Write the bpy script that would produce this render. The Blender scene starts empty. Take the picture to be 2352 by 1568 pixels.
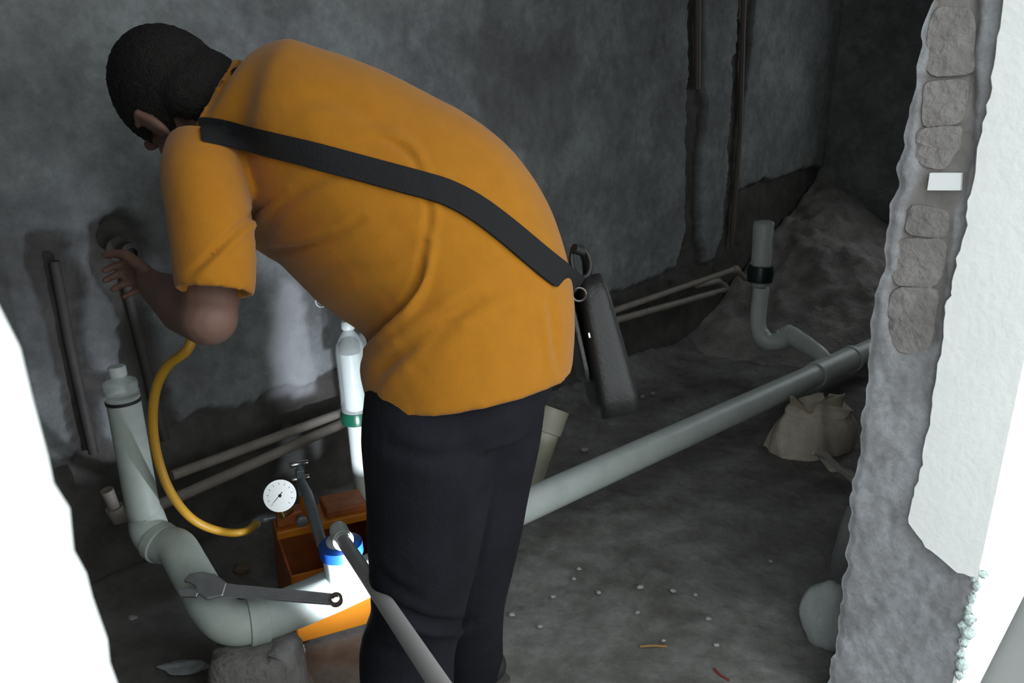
import bpy, math, random
import numpy as np
from mathutils import Vector, Matrix
from mathutils.bvhtree import BVHTree

random.seed(7); rng = np.random.default_rng(7)
SC = bpy.context.scene
COL = SC.collection

# ------------------------------------------------------------------ camera, sky, lights, exposure
F = 1800.0; CX, CY = 1176.0, 784.0; H = 1.3; PITCH = math.radians(18.0)
SP, CP = math.sin(PITCH), math.cos(PITCH)
cam_d = bpy.data.cameras.new('camera'); cam = bpy.data.objects.new('camera', cam_d); COL.objects.link(cam)
cam.location = (0, 0, H); cam.rotation_euler = (math.radians(90) - PITCH, 0, 0)
cam_d.sensor_width = 36.0; cam_d.lens = F / 2352.0 * 36.0; cam_d.clip_start = 0.01
cam_d.dof.use_dof = True; cam_d.dof.focus_distance = 1.7; cam_d.dof.aperture_fstop = 14.0
SC.camera = cam
W = bpy.data.worlds.new('daylight'); SC.world = W; W.use_nodes = True
W.node_tree.nodes['Background'].inputs['Color'].default_value = (0.90, 0.98, 1.0, 1)
W.node_tree.nodes['Background'].inputs['Strength'].default_value = 2.5
SC.view_settings.view_transform = 'Standard'; SC.view_settings.look = 'None'
SC.view_settings.gamma = 1.0; SC.view_settings.use_curve_mapping = False
SC.view_settings.exposure = 0.0
TORCH = Vector((-0.250, 1.36, 0.245)); TORCH_AIM = TORCH + Vector((-0.36, 0.88, 0.20))
ld = bpy.data.lights.new('flashlight_beam', 'SPOT'); ld.energy = 32.0; ld.color = (0.82, 0.90, 1.0)
ld.spot_size = math.radians(116); ld.spot_blend = 1.0; ld.shadow_soft_size = 0.012
lo = bpy.data.objects.new('flashlight_beam', ld); COL.objects.link(lo)
lo.location = TORCH; lo.rotation_euler = (TORCH_AIM - TORCH).to_track_quat('-Z', 'Y').to_euler()

# ------------------------------------------------------------------ helpers
def pt(px, py, d):
    r = (px - CX) / F * d; dn = (py - CY) / F * d
    return Vector((r, d * CP - dn * SP, H - d * SP - dn * CP))
def ptz(px, py, z):
    dn = (py - CY) / F; return pt(px, py, (H - z) / (SP + dn * CP))
TH = math.radians(43.0)
U = Vector((math.sin(TH), math.cos(TH), 0)); N = Vector((-math.cos(TH), math.sin(TH), 0))
DB = 2.0; S0, S1 = -0.55, 5.02; CEIL = 2.65
def room(s, n, z): return U * s + N * n + Vector((0, 0, z))
def on_n(px, py, n):
    v = pt(px, py, 1.0) - Vector((0, 0, H)); return Vector((0, 0, H)) + v * (n / v.dot(N))
def on_u(px, py, u):
    v = pt(px, py, 1.0) - Vector((0, 0, H)); return Vector((0, 0, H)) + v * (u / v.dot(U))
def wsz(px, py, n=DB):
    p = on_n(px, py, n); return (p.dot(U), p.z)
def proj(P):
    P = np.asarray(P); x, y, z = P[:, 0], P[:, 1], P[:, 2] - H
    d = y * CP - z * SP; up = y * SP + z * CP
    return CX + F * x / d, CY - F * up / d, d

MATS = {}
def mat(name, col, rough=0.8, metal=0.0, var=0.0, scale=8.0, bump=0.0, bscale=60.0, col2=None, spec=0.5, trans=0.0, alpha=1.0, sheen=0.0):
    if name in MATS: return MATS[name]
    m = bpy.data.materials.new(name); m.use_nodes = True; nt = m.node_tree; b = nt.nodes['Principled BSDF']
    b.inputs['Base Color'].default_value = (*col, 1); b.inputs['Roughness'].default_value = rough
    b.inputs['Metallic'].default_value = metal; b.inputs['Specular IOR Level'].default_value = spec
    b.inputs['Transmission Weight'].default_value = trans; b.inputs['Sheen Weight'].default_value = sheen
    if alpha < 1: b.inputs['Alpha'].default_value = alpha
    tc = nt.nodes.new('ShaderNodeTexCoord')
    if var > 0 or col2:
        n = nt.nodes.new('ShaderNodeTexNoise'); n.inputs['Scale'].default_value = scale; n.inputs['Detail'].default_value = 8
        n.inputs['Roughness'].default_value = 0.65
        nt.links.new(tc.outputs['Object'], n.inputs['Vector'])
        r = nt.nodes.new('ShaderNodeValToRGB'); r.color_ramp.elements[0].position = 0.33; r.color_ramp.elements[1].position = 0.67
        a = col2 if col2 else tuple(c * (1 - var) for c in col); c2 = tuple(min(1, c * (1 + var)) for c in col)
        r.color_ramp.elements[0].color = (*a, 1); r.color_ramp.elements[1].color = (*c2, 1)
        nt.links.new(n.outputs['Fac'], r.inputs['Fac']); nt.links.new(r.outputs['Color'], b.inputs['Base Color'])
    if bump > 0:
        n2 = nt.nodes.new('ShaderNodeTexNoise'); n2.inputs['Scale'].default_value = bscale; n2.inputs['Detail'].default_value = 6
        nt.links.new(tc.outputs['Object'], n2.inputs['Vector'])
        bp = nt.nodes.new('ShaderNodeBump'); bp.inputs['Strength'].default_value = bump; bp.inputs['Distance'].default_value = 0.01
        nt.links.new(n2.outputs['Fac'], bp.inputs['Height']); nt.links.new(bp.outputs['Normal'], b.inputs['Normal'])
    MATS[name] = m; return m

def mesh_obj(name, verts, faces, m, parent=None, smooth=True, mi=None, mats=None):
    me = bpy.data.meshes.new(name); me.from_pydata([tuple(v) for v in verts], [], [tuple(f) for f in faces]); me.update()
    o = bpy.data.objects.new(name, me); COL.objects.link(o)
    for mm in (mats or [m]): me.materials.append(mm)
    if mi is not None: me.polygons.foreach_set('material_index', mi)
    if smooth: me.polygons.foreach_set('use_smooth', [True] * len(me.polygons))
    if parent: o.parent = parent; o.matrix_parent_inverse = Matrix.Translation(-parent.location) if parent.location.length else Matrix()
    return o
def empty(name, loc=(0, 0, 0)):
    o = bpy.data.objects.new(name, None); COL.objects.link(o); o.location = loc; o.empty_display_size = 0.05; return o
def tag(o, label, cat, group=None):
    o['label'] = label; o['category'] = cat
    if group: o['group'] = group
    return o
def struct(o, label=None):
    o['kind'] = 'structure'
    if label: o['label'] = label
    return o

class MB:
    def __init__(s): s.v = []; s.f = []
    def add(s, v, f):
        k = len(s.v); s.v += [Vector(p) for p in v]; s.f += [tuple(i + k for i in q) for q in f]; return s
    def rings(s, R, cap0=True, cap1=True):
        n = len(R[0]); v = []; f = []
        for r in R: v += list(r)
        for i in range(len(R) - 1):
            for j in range(n):
                a = i * n + j; b = i * n + (j + 1) % n; f.append((a, b, b + n, a + n))
        if cap0: f.append(tuple(range(n - 1, -1, -1)))
        if cap1: k = (len(R) - 1) * n; f.append(tuple(range(k, k + n)))
        return s.add(v, f)
    def tube(s, pts, rad, seg=24, cap=True, hollow=0):
        pts = [Vector(p) for p in pts]; n = len(pts)
        if not hasattr(rad, '__len__'): rad = [rad] * n
        T = [(pts[min(i + 1, n - 1)] - pts[max(i - 1, 0)]).normalized() for i in range(n)]
        ref = Vector((0, 0, 1)) if abs(T[0].z) < 0.9 else Vector((1, 0, 0))
        A = (ref - T[0] * ref.dot(T[0])).normalized(); R = []
        for i in range(n):
            A = (A - T[i] * A.dot(T[i])).normalized(); B = T[i].cross(A)
            R.append([pts[i] + (A * math.cos(2 * math.pi * j / seg) + B * math.sin(2 * math.pi * j / seg)) * rad[i] for j in range(seg)])
        return s.rings(R, cap, cap)
    def lathe(s, base, axis, prof, seg=32):
        """prof: list of (radius, height along axis)"""
        axis = Vector(axis).normalized(); ref = Vector((1, 0, 0)) if abs(axis.x) < 0.9 else Vector((0, 1, 0))
        A = axis.cross(ref).normalized(); B = axis.cross(A)
        R = [[Vector(base) + axis * h + (A * math.cos(2 * math.pi * j / seg) + B * math.sin(2 * math.pi * j / seg)) * max(r, 1e-4) for j in range(seg)] for r, h in prof]
        return s.rings(R)
    def box(s, c, ax, ay, az):
        """centre and three half-extent vectors"""
        c, ax, ay, az = map(Vector, (c, ax, ay, az))
        v = [c + ax * i + ay * j + az * k for i in (-1, 1) for j in (-1, 1) for k in (-1, 1)]
        return s.add(v, [(0, 1, 3, 2), (4, 6, 7, 5), (0, 4, 5, 1), (2, 3, 7, 6), (0, 2, 6, 4), (1, 5, 7, 3)])
    def ell(s, c, ax, ay, az, nu=20, nv=12):
        c, ax, ay, az = map(Vector, (c, ax, ay, az)); R = []
        for i in range(nv + 1):
            t = math.pi * (i + 0.02) / (nv + 0.04); R.append([c + az * math.cos(t) + (ax * math.cos(2 * math.pi * j / nu) + ay * math.sin(2 * math.pi * j / nu)) * math.sin(t) for j in range(nu)])
        return s.rings(R)
    def cap(s, p, q, r0, r1, seg=14):
        """tapered capsule"""
        p, q = Vector(p), Vector(q); T = (q - p).normalized()
        ref = Vector((0, 0, 1)) if abs(T.z) < 0.9 else Vector((1, 0, 0)); A = (ref - T * ref.dot(T)).normalized(); B = T.cross(A); R = []
        for k in range(5): t = math.pi / 2 * (1 - k / 4.0); R.append((p - T * r0 * math.sin(t), r0 * max(math.cos(t), .02)))
        for k in range(5): t = math.pi / 2 * (k / 4.0); R.append((q + T * r1 * math.sin(t), r1 * max(math.cos(t), .02)))
        return s.rings([[c + (A * math.cos(2 * math.pi * j / seg) + B * math.sin(2 * math.pi * j / seg)) * r for j in range(seg)] for c, r in R])
    def build(s, name, m, parent=None, smooth=True, bevel=0.0, sharp=True):
        o = mesh_obj(name, s.v, s.f, m, parent, smooth)
        if bevel > 0:
            b = o.modifiers.new('bevel', 'BEVEL'); b.width = bevel; b.segments = 2; b.limit_method = 'ANGLE'
        if smooth and sharp:
            o.data.set_sharp_from_angle(angle=math.radians(40))
        return o
def cr(pts, n=8):
    """Catmull-Rom through tuples / vectors"""
    P = [np.array(p, float) for p in pts]; P = [2 * P[0] - P[1]] + P + [2 * P[-1] - P[-2]]; out = []
    for i in range(1, len(P) - 2):
        for k in range(n):
            t = k / n; a, b, c, d = P[i - 1:i + 3]
            out.append(.5 * ((2 * b) + (c - a) * t + (2 * a - 5 * b + 4 * c - d) * t * t + (3 * b - a - 3 * c + d) * t ** 3))
    out.append(P[-2]); return out
def remesh(mb, name, voxel, smooth_it, fac=0.5):
    me = bpy.data.meshes.new('tmp'); me.from_pydata([tuple(v) for v in mb.v], [], mb.f); me.update()
    o = bpy.data.objects.new('tmp', me); COL.objects.link(o)
    import bmesh
    bm = bmesh.new(); bm.from_mesh(me); bmesh.ops.recalc_face_normals(bm, faces=bm.faces); bm.to_mesh(me); bm.free()
    r = o.modifiers.new('r', 'REMESH'); r.mode = 'VOXEL'; r.voxel_size = voxel
    if smooth_it: sm = o.modifiers.new('s', 'SMOOTH'); sm.iterations = smooth_it; sm.factor = fac
    dg = bpy.context.evaluated_depsgraph_get(); ev = o.evaluated_get(dg)
    m2 = bpy.data.meshes.new_from_object(ev); bpy.data.objects.remove(o); m2.name = name
    return m2
def vnp(me):
    a = np.empty(len(me.vertices) * 3); me.vertices.foreach_get('co', a); return a.reshape(-1, 3)
def nnp(me):
    a = np.empty(len(me.vertices) * 3); me.vertices.foreach_get('normal', a); return a.reshape(-1, 3)
def setv(me, a): me.vertices.foreach_set('co', a.ravel()); me.update()
def obj_from(me, name, m, parent=None, smooth=True):
    o = bpy.data.objects.new(name, me); COL.objects.link(o); me.materials.clear(); me.materials.append(m)
    if smooth: me.polygons.foreach_set('use_smooth', [True] * len(me.polygons))
    if parent: o.parent = parent; o.matrix_parent_inverse = Matrix.Translation(-parent.location)
    return o
def vnoise(x, y, seed=0):
    """smooth 2-D value noise in [-1,1] for arrays"""
    r = np.random.default_rng(seed).uniform(-1, 1, (256, 256)); xi = np.floor(x).astype(int); yi = np.floor(y).astype(int)
    fx = x - xi; fy = y - yi; fx = fx * fx * (3 - 2 * fx); fy = fy * fy * (3 - 2 * fy)
    g = lambda a, b: r[a % 256, b % 256]
    return (g(xi, yi) * (1 - fx) + g(xi + 1, yi) * fx) * (1 - fy) + (g(xi, yi + 1) * (1 - fx) + g(xi + 1, yi + 1) * fx) * fy
def fbm(x, y, seed=0, oct=4):
    s = 0; a = 1.0; t = 0
    for k in range(oct): s = s + a * vnoise(x * 2 ** k + 17.3 * k, y * 2 ** k + 5.1 * k, seed + k); t += a; a *= .55
    return s / t
def inpoly(x, y, poly):
    ins = np.zeros(x.shape, bool); n = len(poly)
    for i in range(n):
        x0, y0 = poly[i]; x1, y1 = poly[(i + 1) % n]
        if y0 == y1: continue
        c = ((y0 > y) != (y1 > y)) & (x < (x1 - x0) * (y - y0) / (y1 - y0) + x0); ins ^= c
    return ins
def blur(a, k):
    for _ in range(k):
        b = np.pad(a, 1, mode='edge'); a = (b[:-2, 1:-1] + b[2:, 1:-1] + b[1:-1, :-2] + b[1:-1, 2:] + 2 * b[1:-1, 1:-1]) / 6
    return a
def grid_faces(nx, ny):
    i = np.arange(nx - 1); j = np.arange(ny - 1); I, J = np.meshgrid(i, j, indexing='ij'); a = (I * ny + J).ravel()
    return np.stack([a, a + ny, a + ny + 1, a + 1], 1)
def fast_grid(name, P, m, parent=None, flip=False, attrs=None, smooth=True):
    nx, ny = P.shape[:2]; f = grid_faces(nx, ny)
    if flip: f = f[:, ::-1]
    me = bpy.data.meshes.new(name); me.vertices.add(nx * ny); me.vertices.foreach_set('co', P.reshape(-1).astype(np.float32))
    me.loops.add(len(f) * 4); me.loops.foreach_set('vertex_index', f.ravel().astype(np.int32))
    me.polygons.add(len(f)); me.polygons.foreach_set('loop_start', (np.arange(len(f)) * 4).astype(np.int32))
    me.update(calc_edges=True); me.validate()
    for k, a in (attrs or {}).items():
        at = me.attributes.new(k, 'FLOAT', 'POINT'); at.data.foreach_set('value', a.ravel().astype(np.float32))
    return obj_from(me, name, m, parent, smooth)

def masonry(name, plaster_a, plaster_b, raw_a, raw_b, white, scale=1.0):
    """grey render, raw masonry where attribute raw = 1, lime smears and torch-lightened plaster where white = 1"""
    m = bpy.data.materials.new(name); m.use_nodes = True; nt = m.node_tree; b = nt.nodes['Principled BSDF']; L = nt.links.new
    b.inputs['Roughness'].default_value = 0.9; b.inputs['Specular IOR Level'].default_value = 0.2
    tc = nt.nodes.new('ShaderNodeTexCoord')
    def noise(sc, det=8, ro=.6, off=0):
        mp = nt.nodes.new('ShaderNodeMapping'); mp.inputs['Location'].default_value = (off, off * .7, off * .3); L(tc.outputs['Object'], mp.inputs['Vector'])
        n = nt.nodes.new('ShaderNodeTexNoise'); n.inputs['Scale'].default_value = sc; n.inputs['Detail'].default_value = det; n.inputs['Roughness'].default_value = ro
        L(mp.outputs['Vector'], n.inputs['Vector']); return n.outputs['Fac']
    def ramp(f, c0, c1, p0=.35, p1=.65):
        r = nt.nodes.new('ShaderNodeValToRGB'); r.color_ramp.elements[0].position = p0; r.color_ramp.elements[1].position = p1
        r.color_ramp.elements[0].color = (*c0, 1); r.color_ramp.elements[1].color = (*c1, 1); L(f, r.inputs['Fac']); return r.outputs['Color']
    def mix(f, a, c, blend='MIX'):
        x = nt.nodes.new('ShaderNodeMix'); x.data_type = 'RGBA'; x.blend_type = blend
        if hasattr(f, 'links'): L(f, x.inputs['Factor'])
        else: x.inputs['Factor'].default_value = f
        for s, q in ((a, 6), (c, 7)):
            if hasattr(s, 'links'): L(s, x.inputs[q])
            else: x.inputs[q].default_value = (*s, 1)
        return x.outputs[2]
    def attr(n):
        a = nt.nodes.new('ShaderNodeAttribute'); a.attribute_name = n; return a.outputs['Fac']
    pl = ramp(noise(2.6 * scale, 10, .7), plaster_a, plaster_b, .36, .66)
    pl = mix(.55, pl, ramp(noise(26 * scale, 8, .7, 3.1), (.35, .35, .36), (.66, .66, .65), .3, .7), 'OVERLAY')
    pl = mix(.35, pl, ramp(noise(6 * scale, 10, .75, 9.1), (.24, .22, .21), (.62, .64, .64), .42, .6), 'OVERLAY')
    rw = ramp(noise(9 * scale, 10, .7, 5.5), raw_a, raw_b, .34, .68)
    c = mix(attr('raw'), pl, rw); c = mix(attr('white'), c, white)
    L(c, b.inputs['Base Color'])
    bp = nt.nodes.new('ShaderNodeBump'); bp.inputs['Strength'].default_value = .55; bp.inputs['Distance'].default_value = .006
    L(noise(60 * scale, 8, .7, 2.2), bp.inputs['Height']); L(bp.outputs['Normal'], b.inputs['Normal'])
    return m

M_wall = masonry('grey_cement_render', (.165, .165, .168), (.285, .298, .30), (.062, .056, .052), (.12, .11, .104), (.60, .60, .62))
M_floor = masonry('rough_concrete_floor', (.13, .126, .116), (.25, .246, .232), (.08, .074, .07), (.15, .14, .128), (.45, .46, .47), 1.6)
M_jamb = masonry('door_jamb_concrete', (.29, .29, .305), (.37, .37, .385), (.19, .175, .165), (.28, .26, .245), (.75, .82, .80), 2.0)
M_white = mat('white_skim_plaster', (.90, .90, .88), .85, var=.03, scale=14, bump=.15, bscale=80)
M_ceil = mat('ceiling_concrete', (.5, .5, .5), .9, var=.15, scale=4)
M_pvc = mat('white_pvc', (.58, .62, .59), .42, var=.08, scale=12)
M_pvc2 = mat('dusty_pvc', (.40, .44, .40), .55, var=.12, scale=14)
M_ppr = mat('tan_water_pipe', (.27, .235, .20), .6, var=.15, scale=20)
M_shirt = mat('yellow_orange_cotton', (.375, .146, .010), .92, var=.05, scale=30, bump=.12, bscale=260, spec=.15, sheen=.15)
M_trous = mat('black_navy_cloth', (.010, .010, .014), .9, var=.25, scale=10, bump=.2, bscale=120, spec=.2)
M_skin = mat('skin', (.19, .105, .08), .6, var=.08, scale=20, spec=.35)
M_hair = mat('black_hair', (.016, .014, .013), .75, var=.3, scale=120, bump=.6, bscale=300, spec=.2)
M_strap = mat('black_webbing', (.012, .012, .013), .8, bump=.3, bscale=300, spec=.25)
M_leather = mat('black_leather', (.010, .009, .009), .5, bump=.15, bscale=150)
M_chrome = mat('chrome_steel', (.55, .55, .56), .22, metal=1.0)
M_steel = mat('grey_painted_steel', (.20, .22, .24), .4, metal=.4, var=.15, scale=15)
M_orange = mat('orange_paint', (.55, .185, .012), .42, var=.05, scale=12)
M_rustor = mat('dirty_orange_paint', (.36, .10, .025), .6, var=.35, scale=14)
M_hose = mat('yellow_rubber_hose', (.50, .26, .02), .5, var=.06, scale=12)
M_blue = mat('blue_plastic', (.008, .07, .36), .4)
M_green = mat('green_plastic', (.01, .10, .055), .3)
M_black = mat('black_rubber', (.012, .012, .013), .6)
M_thin = mat('grey_pvc_conduit', (.37, .35, .35), .5, var=.06, scale=12)

# ------------------------------------------------------------------ setting: walls, floor, ceiling
def build_back_wall():
    ds = 0.0105; s = np.arange(S0, S1 + ds, ds); z = np.arange(-0.02, CEIL + ds, ds); S, Z = np.meshgrid(s, z, indexing='ij')
    js = S + .018 * fbm(S * 14, Z * 14, 3) + .006 * vnoise(S * 70, Z * 70, 5); jz = Z + .03 * fbm(S * 9, Z * 9, 8) + .008 * vnoise(S * 60, Z * 60, 9)
    raw = np.zeros(S.shape); dep = np.zeros(S.shape); white = np.zeros(S.shape)
    low = jz < 0.43 + .03 * fbm(S * 3, Z * 0 + 2, 21); raw[low] = 1; dep[low] = .022
    polys = [
        [(70, 520), (150, 515), (160, 570), (195, 640), (180, 700), (200, 830), (240, 1000), (262, 1110), (185, 1110), (140, 900), (112, 720), (68, 640)],
        [(212, 500), (280, 480), (330, 520), (345, 600), (345, 700), (370, 850), (402, 930), (430, 1020), (330, 1040), (290, 850), (262, 680), (218, 640)],
        [(200, 862), (262, 850), (262, 905), (205, 900)],
        [(1588, -350), (1622, -350), (1620, 0), (1618, 200), (1624, 240), (1618, 300), (1606, 420), (1608, 520), (1622, 575), (1612, 640), (1545, 640), (1560, 590), (1576, 540), (1578, 300), (1582, 200), (1586, 0)],
        [(1712, -350), (1738, -350), (1736, 0), (1722, 130), (1708, 250), (1696, 400), (1690, 540), (1690, 640), (1640, 640), (1645, 590), (1662, 540), (1672, 420), (1686, 160), (1682, 140), (1694, 120), (1700, 0)],
        [(1660, 590), (1700, 440), (1790, 405), (1880, 380), (1960, 400), (1960, 700), (1660, 700)],
    ]
    for i, p in enumerate(polys):
        q = [wsz(*c) for c in p]; k = inpoly(js, jz, q); raw[k] = 1; dep[k] = np.maximum(dep[k], .032)
    sm = [[(640, 640), (690, 640), (706, 690), (712, 780), (724, 850), (720, 905), (625, 925), (612, 800)],
          [(560, 560), (600, 560), (600, 720), (560, 760)]]
    k = inpoly(js, jz, [wsz(*c) for c in sm[0]]); white[k] = .45; dep[k] -= .006  # plaster patch, with torch light put into its paler colour
    for p in ([(660, 985), (700, 1000), (700, 1070), (680, 1095), (655, 1090)], [(715, 1000), (752, 990), (745, 1040), (733, 1060)],
              [(790, 940), (840, 930), (850, 1130), (835, 1130), (815, 1010)]):
        k = inpoly(js, jz, [wsz(*c) for c in p]); white[k] = .8; dep[k] -= .004
    # large darker patch on the render
    dm = [wsz(*c) for c in [(1040, 90), (1330, 60), (1330, 300), (1240, 420), (1120, 300)]]
    k = blur((inpoly(S + .12 * fbm(S * 4, Z * 4, 31), Z + .12 * fbm(S * 4, Z * 4, 32), dm)).astype(float), 3); raw = np.maximum(raw, k * .38)
    dep = blur(dep, 1); raw2 = blur(raw, 1); white = blur(white, 2)
    rel = .004 * fbm(S * 6, Z * 6, 41) + .0025 * vnoise(S * 40, Z * 40, 44) + raw * .008 * fbm(S * 22, Z * 22, 51)
    nn = DB + dep + rel
    P = np.stack([U.x * S + N.x * nn, U.y * S + N.y * nn, Z], -1)
    return struct(fast_grid('wall_back', P, M_wall, attrs={'raw': raw2, 'white': white}), 'mottled grey cement-rendered wall with vertical pipe chases')
wall_back = build_back_wall()

def build_floor():
    ds = .014; s = np.arange(S0, S1 + ds, ds); n = np.arange(0.40, DB + .06, ds); S, Nn = np.meshgrid(s, n, indexing='ij')
    z = .010 * fbm(S * 5, Nn * 5, 61) + .005 * fbm(S * 24, Nn * 24, 66) + .0015 * vnoise(S * 70, Nn * 70, 70)
    raw = np.clip((1.15 - S) * 1.3, 0, .9) * (Nn > .8) + .5 * np.clip(fbm(S * 2.2, Nn * 2.2, 77), 0, 1)
    edge = np.clip((Nn - (DB - .25)) / .25, 0, 1); z += .05 * edge ** 2 * (1 + .6 * fbm(S * 6, Nn * 6, 79))
    white = np.zeros(S.shape)
    P = np.stack([U.x * S + N.x * Nn, U.y * S + N.y * Nn, z], -1)
    return struct(fast_grid('floor', P, M_floor, flip=True, attrs={'raw': np.clip(raw, 0, 1), 'white': white}), 'rough dark concrete floor of a sunken wet room')
floor = build_floor()

def build_end_wall(name, s, flip, seed, win=None):
    ds = .02; n = np.arange(.3, DB + .1, ds); z = np.arange(-.02, CEIL + ds, ds); Nn, Z = np.meshgrid(n, z, indexing='ij')
    raw = (Z + .05 * fbm(Nn * 8, Z * 8, seed) < .45).astype(float)
    ss = s + (-1 if flip else 1) * (.02 * blur(raw, 1) - .004 * fbm(Nn * 8, Z * 8, seed + 3)) * (-1)
    P = np.stack([U.x * ss + N.x * Nn, U.y * ss + N.y * Nn, Z], -1)
    o = struct(fast_grid(name, P, M_wall, flip=flip, attrs={'raw': raw, 'white': raw * 0}))
    if win:
        import bmesh
        bm = bmesh.new(); bm.from_mesh(o.data); kill = []
        for f in bm.faces:
            c = f.calc_center_median(); a = c.dot(N)
            if win[0] < a < win[1] and win[2] < c.z < win[3]: kill.append(f)
        bmesh.ops.delete(bm, geom=kill, context='FACES'); bm.to_mesh(o.data); bm.free()
    return o
WIN = (.56, 1.38, .85, 2.30)  # opening added out of view to let daylight onto the far end
wall_right = build_end_wall('wall_right', S1, True, 91, WIN); wall_left = build_end_wall('wall_left', S0, False, 95)
wn = empty('added_window', room(S1, (WIN[0] + WIN[1]) / 2, WIN[2])); struct(wn, 'added unseen window opening that brightens the far end of the room')
for a0, a1, z0, z1 in ((WIN[0] - .03, WIN[0] + .03, WIN[2] - .03, WIN[3] + .03), (WIN[1] - .03, WIN[1] + .03, WIN[2] - .03, WIN[3] + .03), (WIN[0], WIN[1], WIN[2] - .03, WIN[2] + .03), (WIN[0], WIN[1], WIN[3] - .03, WIN[3] + .03)):
    MB().box(room(S1 + .04, (a0 + a1) / 2, (z0 + z1) / 2), U * .06, N * ((a1 - a0) / 2), (0, 0, (z1 - z0) / 2)).build('added_window_frame', M_ceil, wn, smooth=False)
cl = MB().box(room((S0 + S1) / 2, (.22 + DB) / 2, CEIL + .06), U * ((S1 - S0) / 2 + .06), N * ((DB - .22) / 2 + .1), (0, 0, .06)).build('ceiling', M_ceil, smooth=False); struct(cl)

# door wall: thickness between outer face NO and inner face NI; opening from UL to UR
def solve_jamb(th):
    a = pt(2000, 800, 1) - Vector((0, 0, H)); b = pt(2330, 900, 1) - Vector((0, 0, H))
    k = b.dot(U) / a.dot(U); tb = th / (k * a.dot(N) - b.dot(N)); return tb * b.dot(U), tb * b.dot(N)
UR, NO = solve_jamb(.24); NI = NO + .24
ZT = 2.4   # door head
def jz(polyl): return [(on_u(x, y, UR).dot(N), on_u(x, y, UR).z) for x, y in polyl]
inner_px = [(2140, 0), (2112, 80), (2103, 180), (2085, 260), (2062, 370), (2056, 400), (2066, 425), (2045, 470), (2030, 560), (2034, 620), (2010, 680), (1995, 790),
            (1985, 900), (1975, 1050), (1960, 1100), (1950, 1230), (1935, 1330), (1918, 1480), (1897, 1568)]
inner = jz(inner_px)
def inner_n(z):
    P = sorted([(b, a) for a, b in inner]); zz = [p[0] for p in P]; nn = [p[1] for p in P]
    return np.interp(z, zz, nn)
def build_jamb():
    g = empty('wall_front', room(UR + .5, (NO + NI) / 2, 0)); struct(g, 'broken-edged doorway wall with raw brick and concrete reveal')
    zz = np.arange(-.02, ZT + .2, .008); q = np.linspace(0, 1, 44); Q, Z = np.meshgrid(q, zz, indexing='ij')
    inn = inner_n(zz) + .003 * vnoise(zz * 60, zz * 0, 3) + .004 * vnoise(zz * 25, zz * 0 + 7, 4); Inn = np.broadcast_to(inn, Z.shape)
    Nn = NO + (Inn - NO) * Q
    raw = np.zeros(Z.shape); white = np.zeros(Z.shape)
    du = .006 * fbm(Nn * 18, Z * 18, 101) + .0025 * vnoise(Nn * 90, Z * 90, 104)
    # raw brick area: the column of the reveal between the two mortar edges, above the lower concrete
    bp = jz([(2155, -200), (2240, -200), (2240, 100), (2225, 330), (2185, 560), (2150, 800), (2060, 810), (2040, 760), (2045, 660), (2075, 480), (2120, 390), (2095, 330), (2120, 200), (2130, 60)])
    k = inpoly(Nn + .01 * fbm(Nn * 20, Z * 20, 7), Z + .02 * fbm(Nn * 12, Z * 12, 9), bp); raw[k] = 1; du[k] = du[k] * .3 + .009
    crack = jz([(2240, -50), (2225, 330), (2205, 520), (2170, 800), (2150, 900)])
    zs = np.array([c[1] for c in crack])[::-1]; ns = np.array([c[0] for c in crack])[::-1]
    dist = np.abs(Nn - np.interp(Z, zs, ns) - .008 * fbm(Z * 20, Z * 0, 5)); du += .012 * np.exp(-(dist / .004) ** 2) * (Z > zs[0])
    du = blur(du, 1); raw = blur(raw, 1)
    Uu = UR + du; Uu[-2:, :] += .003
    P = np.stack([U.x * Uu + N.x * Nn, U.y * Uu + N.y * Nn, Z], -1)
    fast_grid('concrete_reveal', P, M_jamb, g, flip=False, attrs={'raw': raw, 'white': white})
    # inner face strip running off into the room from the ragged edge, then the plain inner face
    t = np.linspace(0, 1, 40); Tt, Z2 = np.meshgrid(t, zz, indexing='ij'); n2 = np.broadcast_to(inn, Z2.shape) * (1 - np.clip(Tt * 8, 0, 1)) + (NI - .005) * np.clip(Tt * 8, 0, 1)
    u2 = (UR + du[-1][None, :] + .003) + Tt * (S1 - UR - .02); P = np.stack([U.x * u2 + N.x * n2, U.y * u2 + N.y * n2, Z2], -1)
    fast_grid('inner_face', P, M_wall, g, attrs={'raw': P[..., 2] < .45, 'white': Z2 * 0})
    # outer painted face
    MB().box(room((UR + S1 + .6) / 2 + .006, NO - .001, (ZT + .6) / 2), U * ((S1 + .6 - UR) / 2 - .006), N * .004, (0, 0, (ZT + .6) / 2)).build('outer_face', M_white, g, smooth=False)
    # lintel over the doorway and the wall on the other side of it
    MB().box(room((S0 + S1) / 2, (NO + NI) / 2, (ZT + CEIL) / 2 + .05), U * ((S1 - S0) / 2), N * .118, (0, 0, (CEIL - ZT) / 2 + .05)).build('lintel', M_white, g, smooth=False)
    # bricks showing in the reveal
    Mb = mat('dirty_grey_brick', (.25, .23, .22), .95, var=.22, scale=16, bump=.6, bscale=70)
    bricks = [[(2150, 20), (2232, 25), (2228, 165), (2130, 170), (2128, 90)], [(2122, 190), (2220, 185), (2208, 285), (2118, 290)], [(2112, 298), (2205, 292), (2195, 350), (2165, 388), (2120, 380), (2100, 345)],
              [(2092, 470), (2175, 485), (2168, 545), (2078, 535)], [(2062, 550), (2168, 555), (2150, 655), (2052, 655)], [(2046, 668), (2150, 668), (2140, 785), (2098, 812), (2058, 800), (2042, 740)]]
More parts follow.
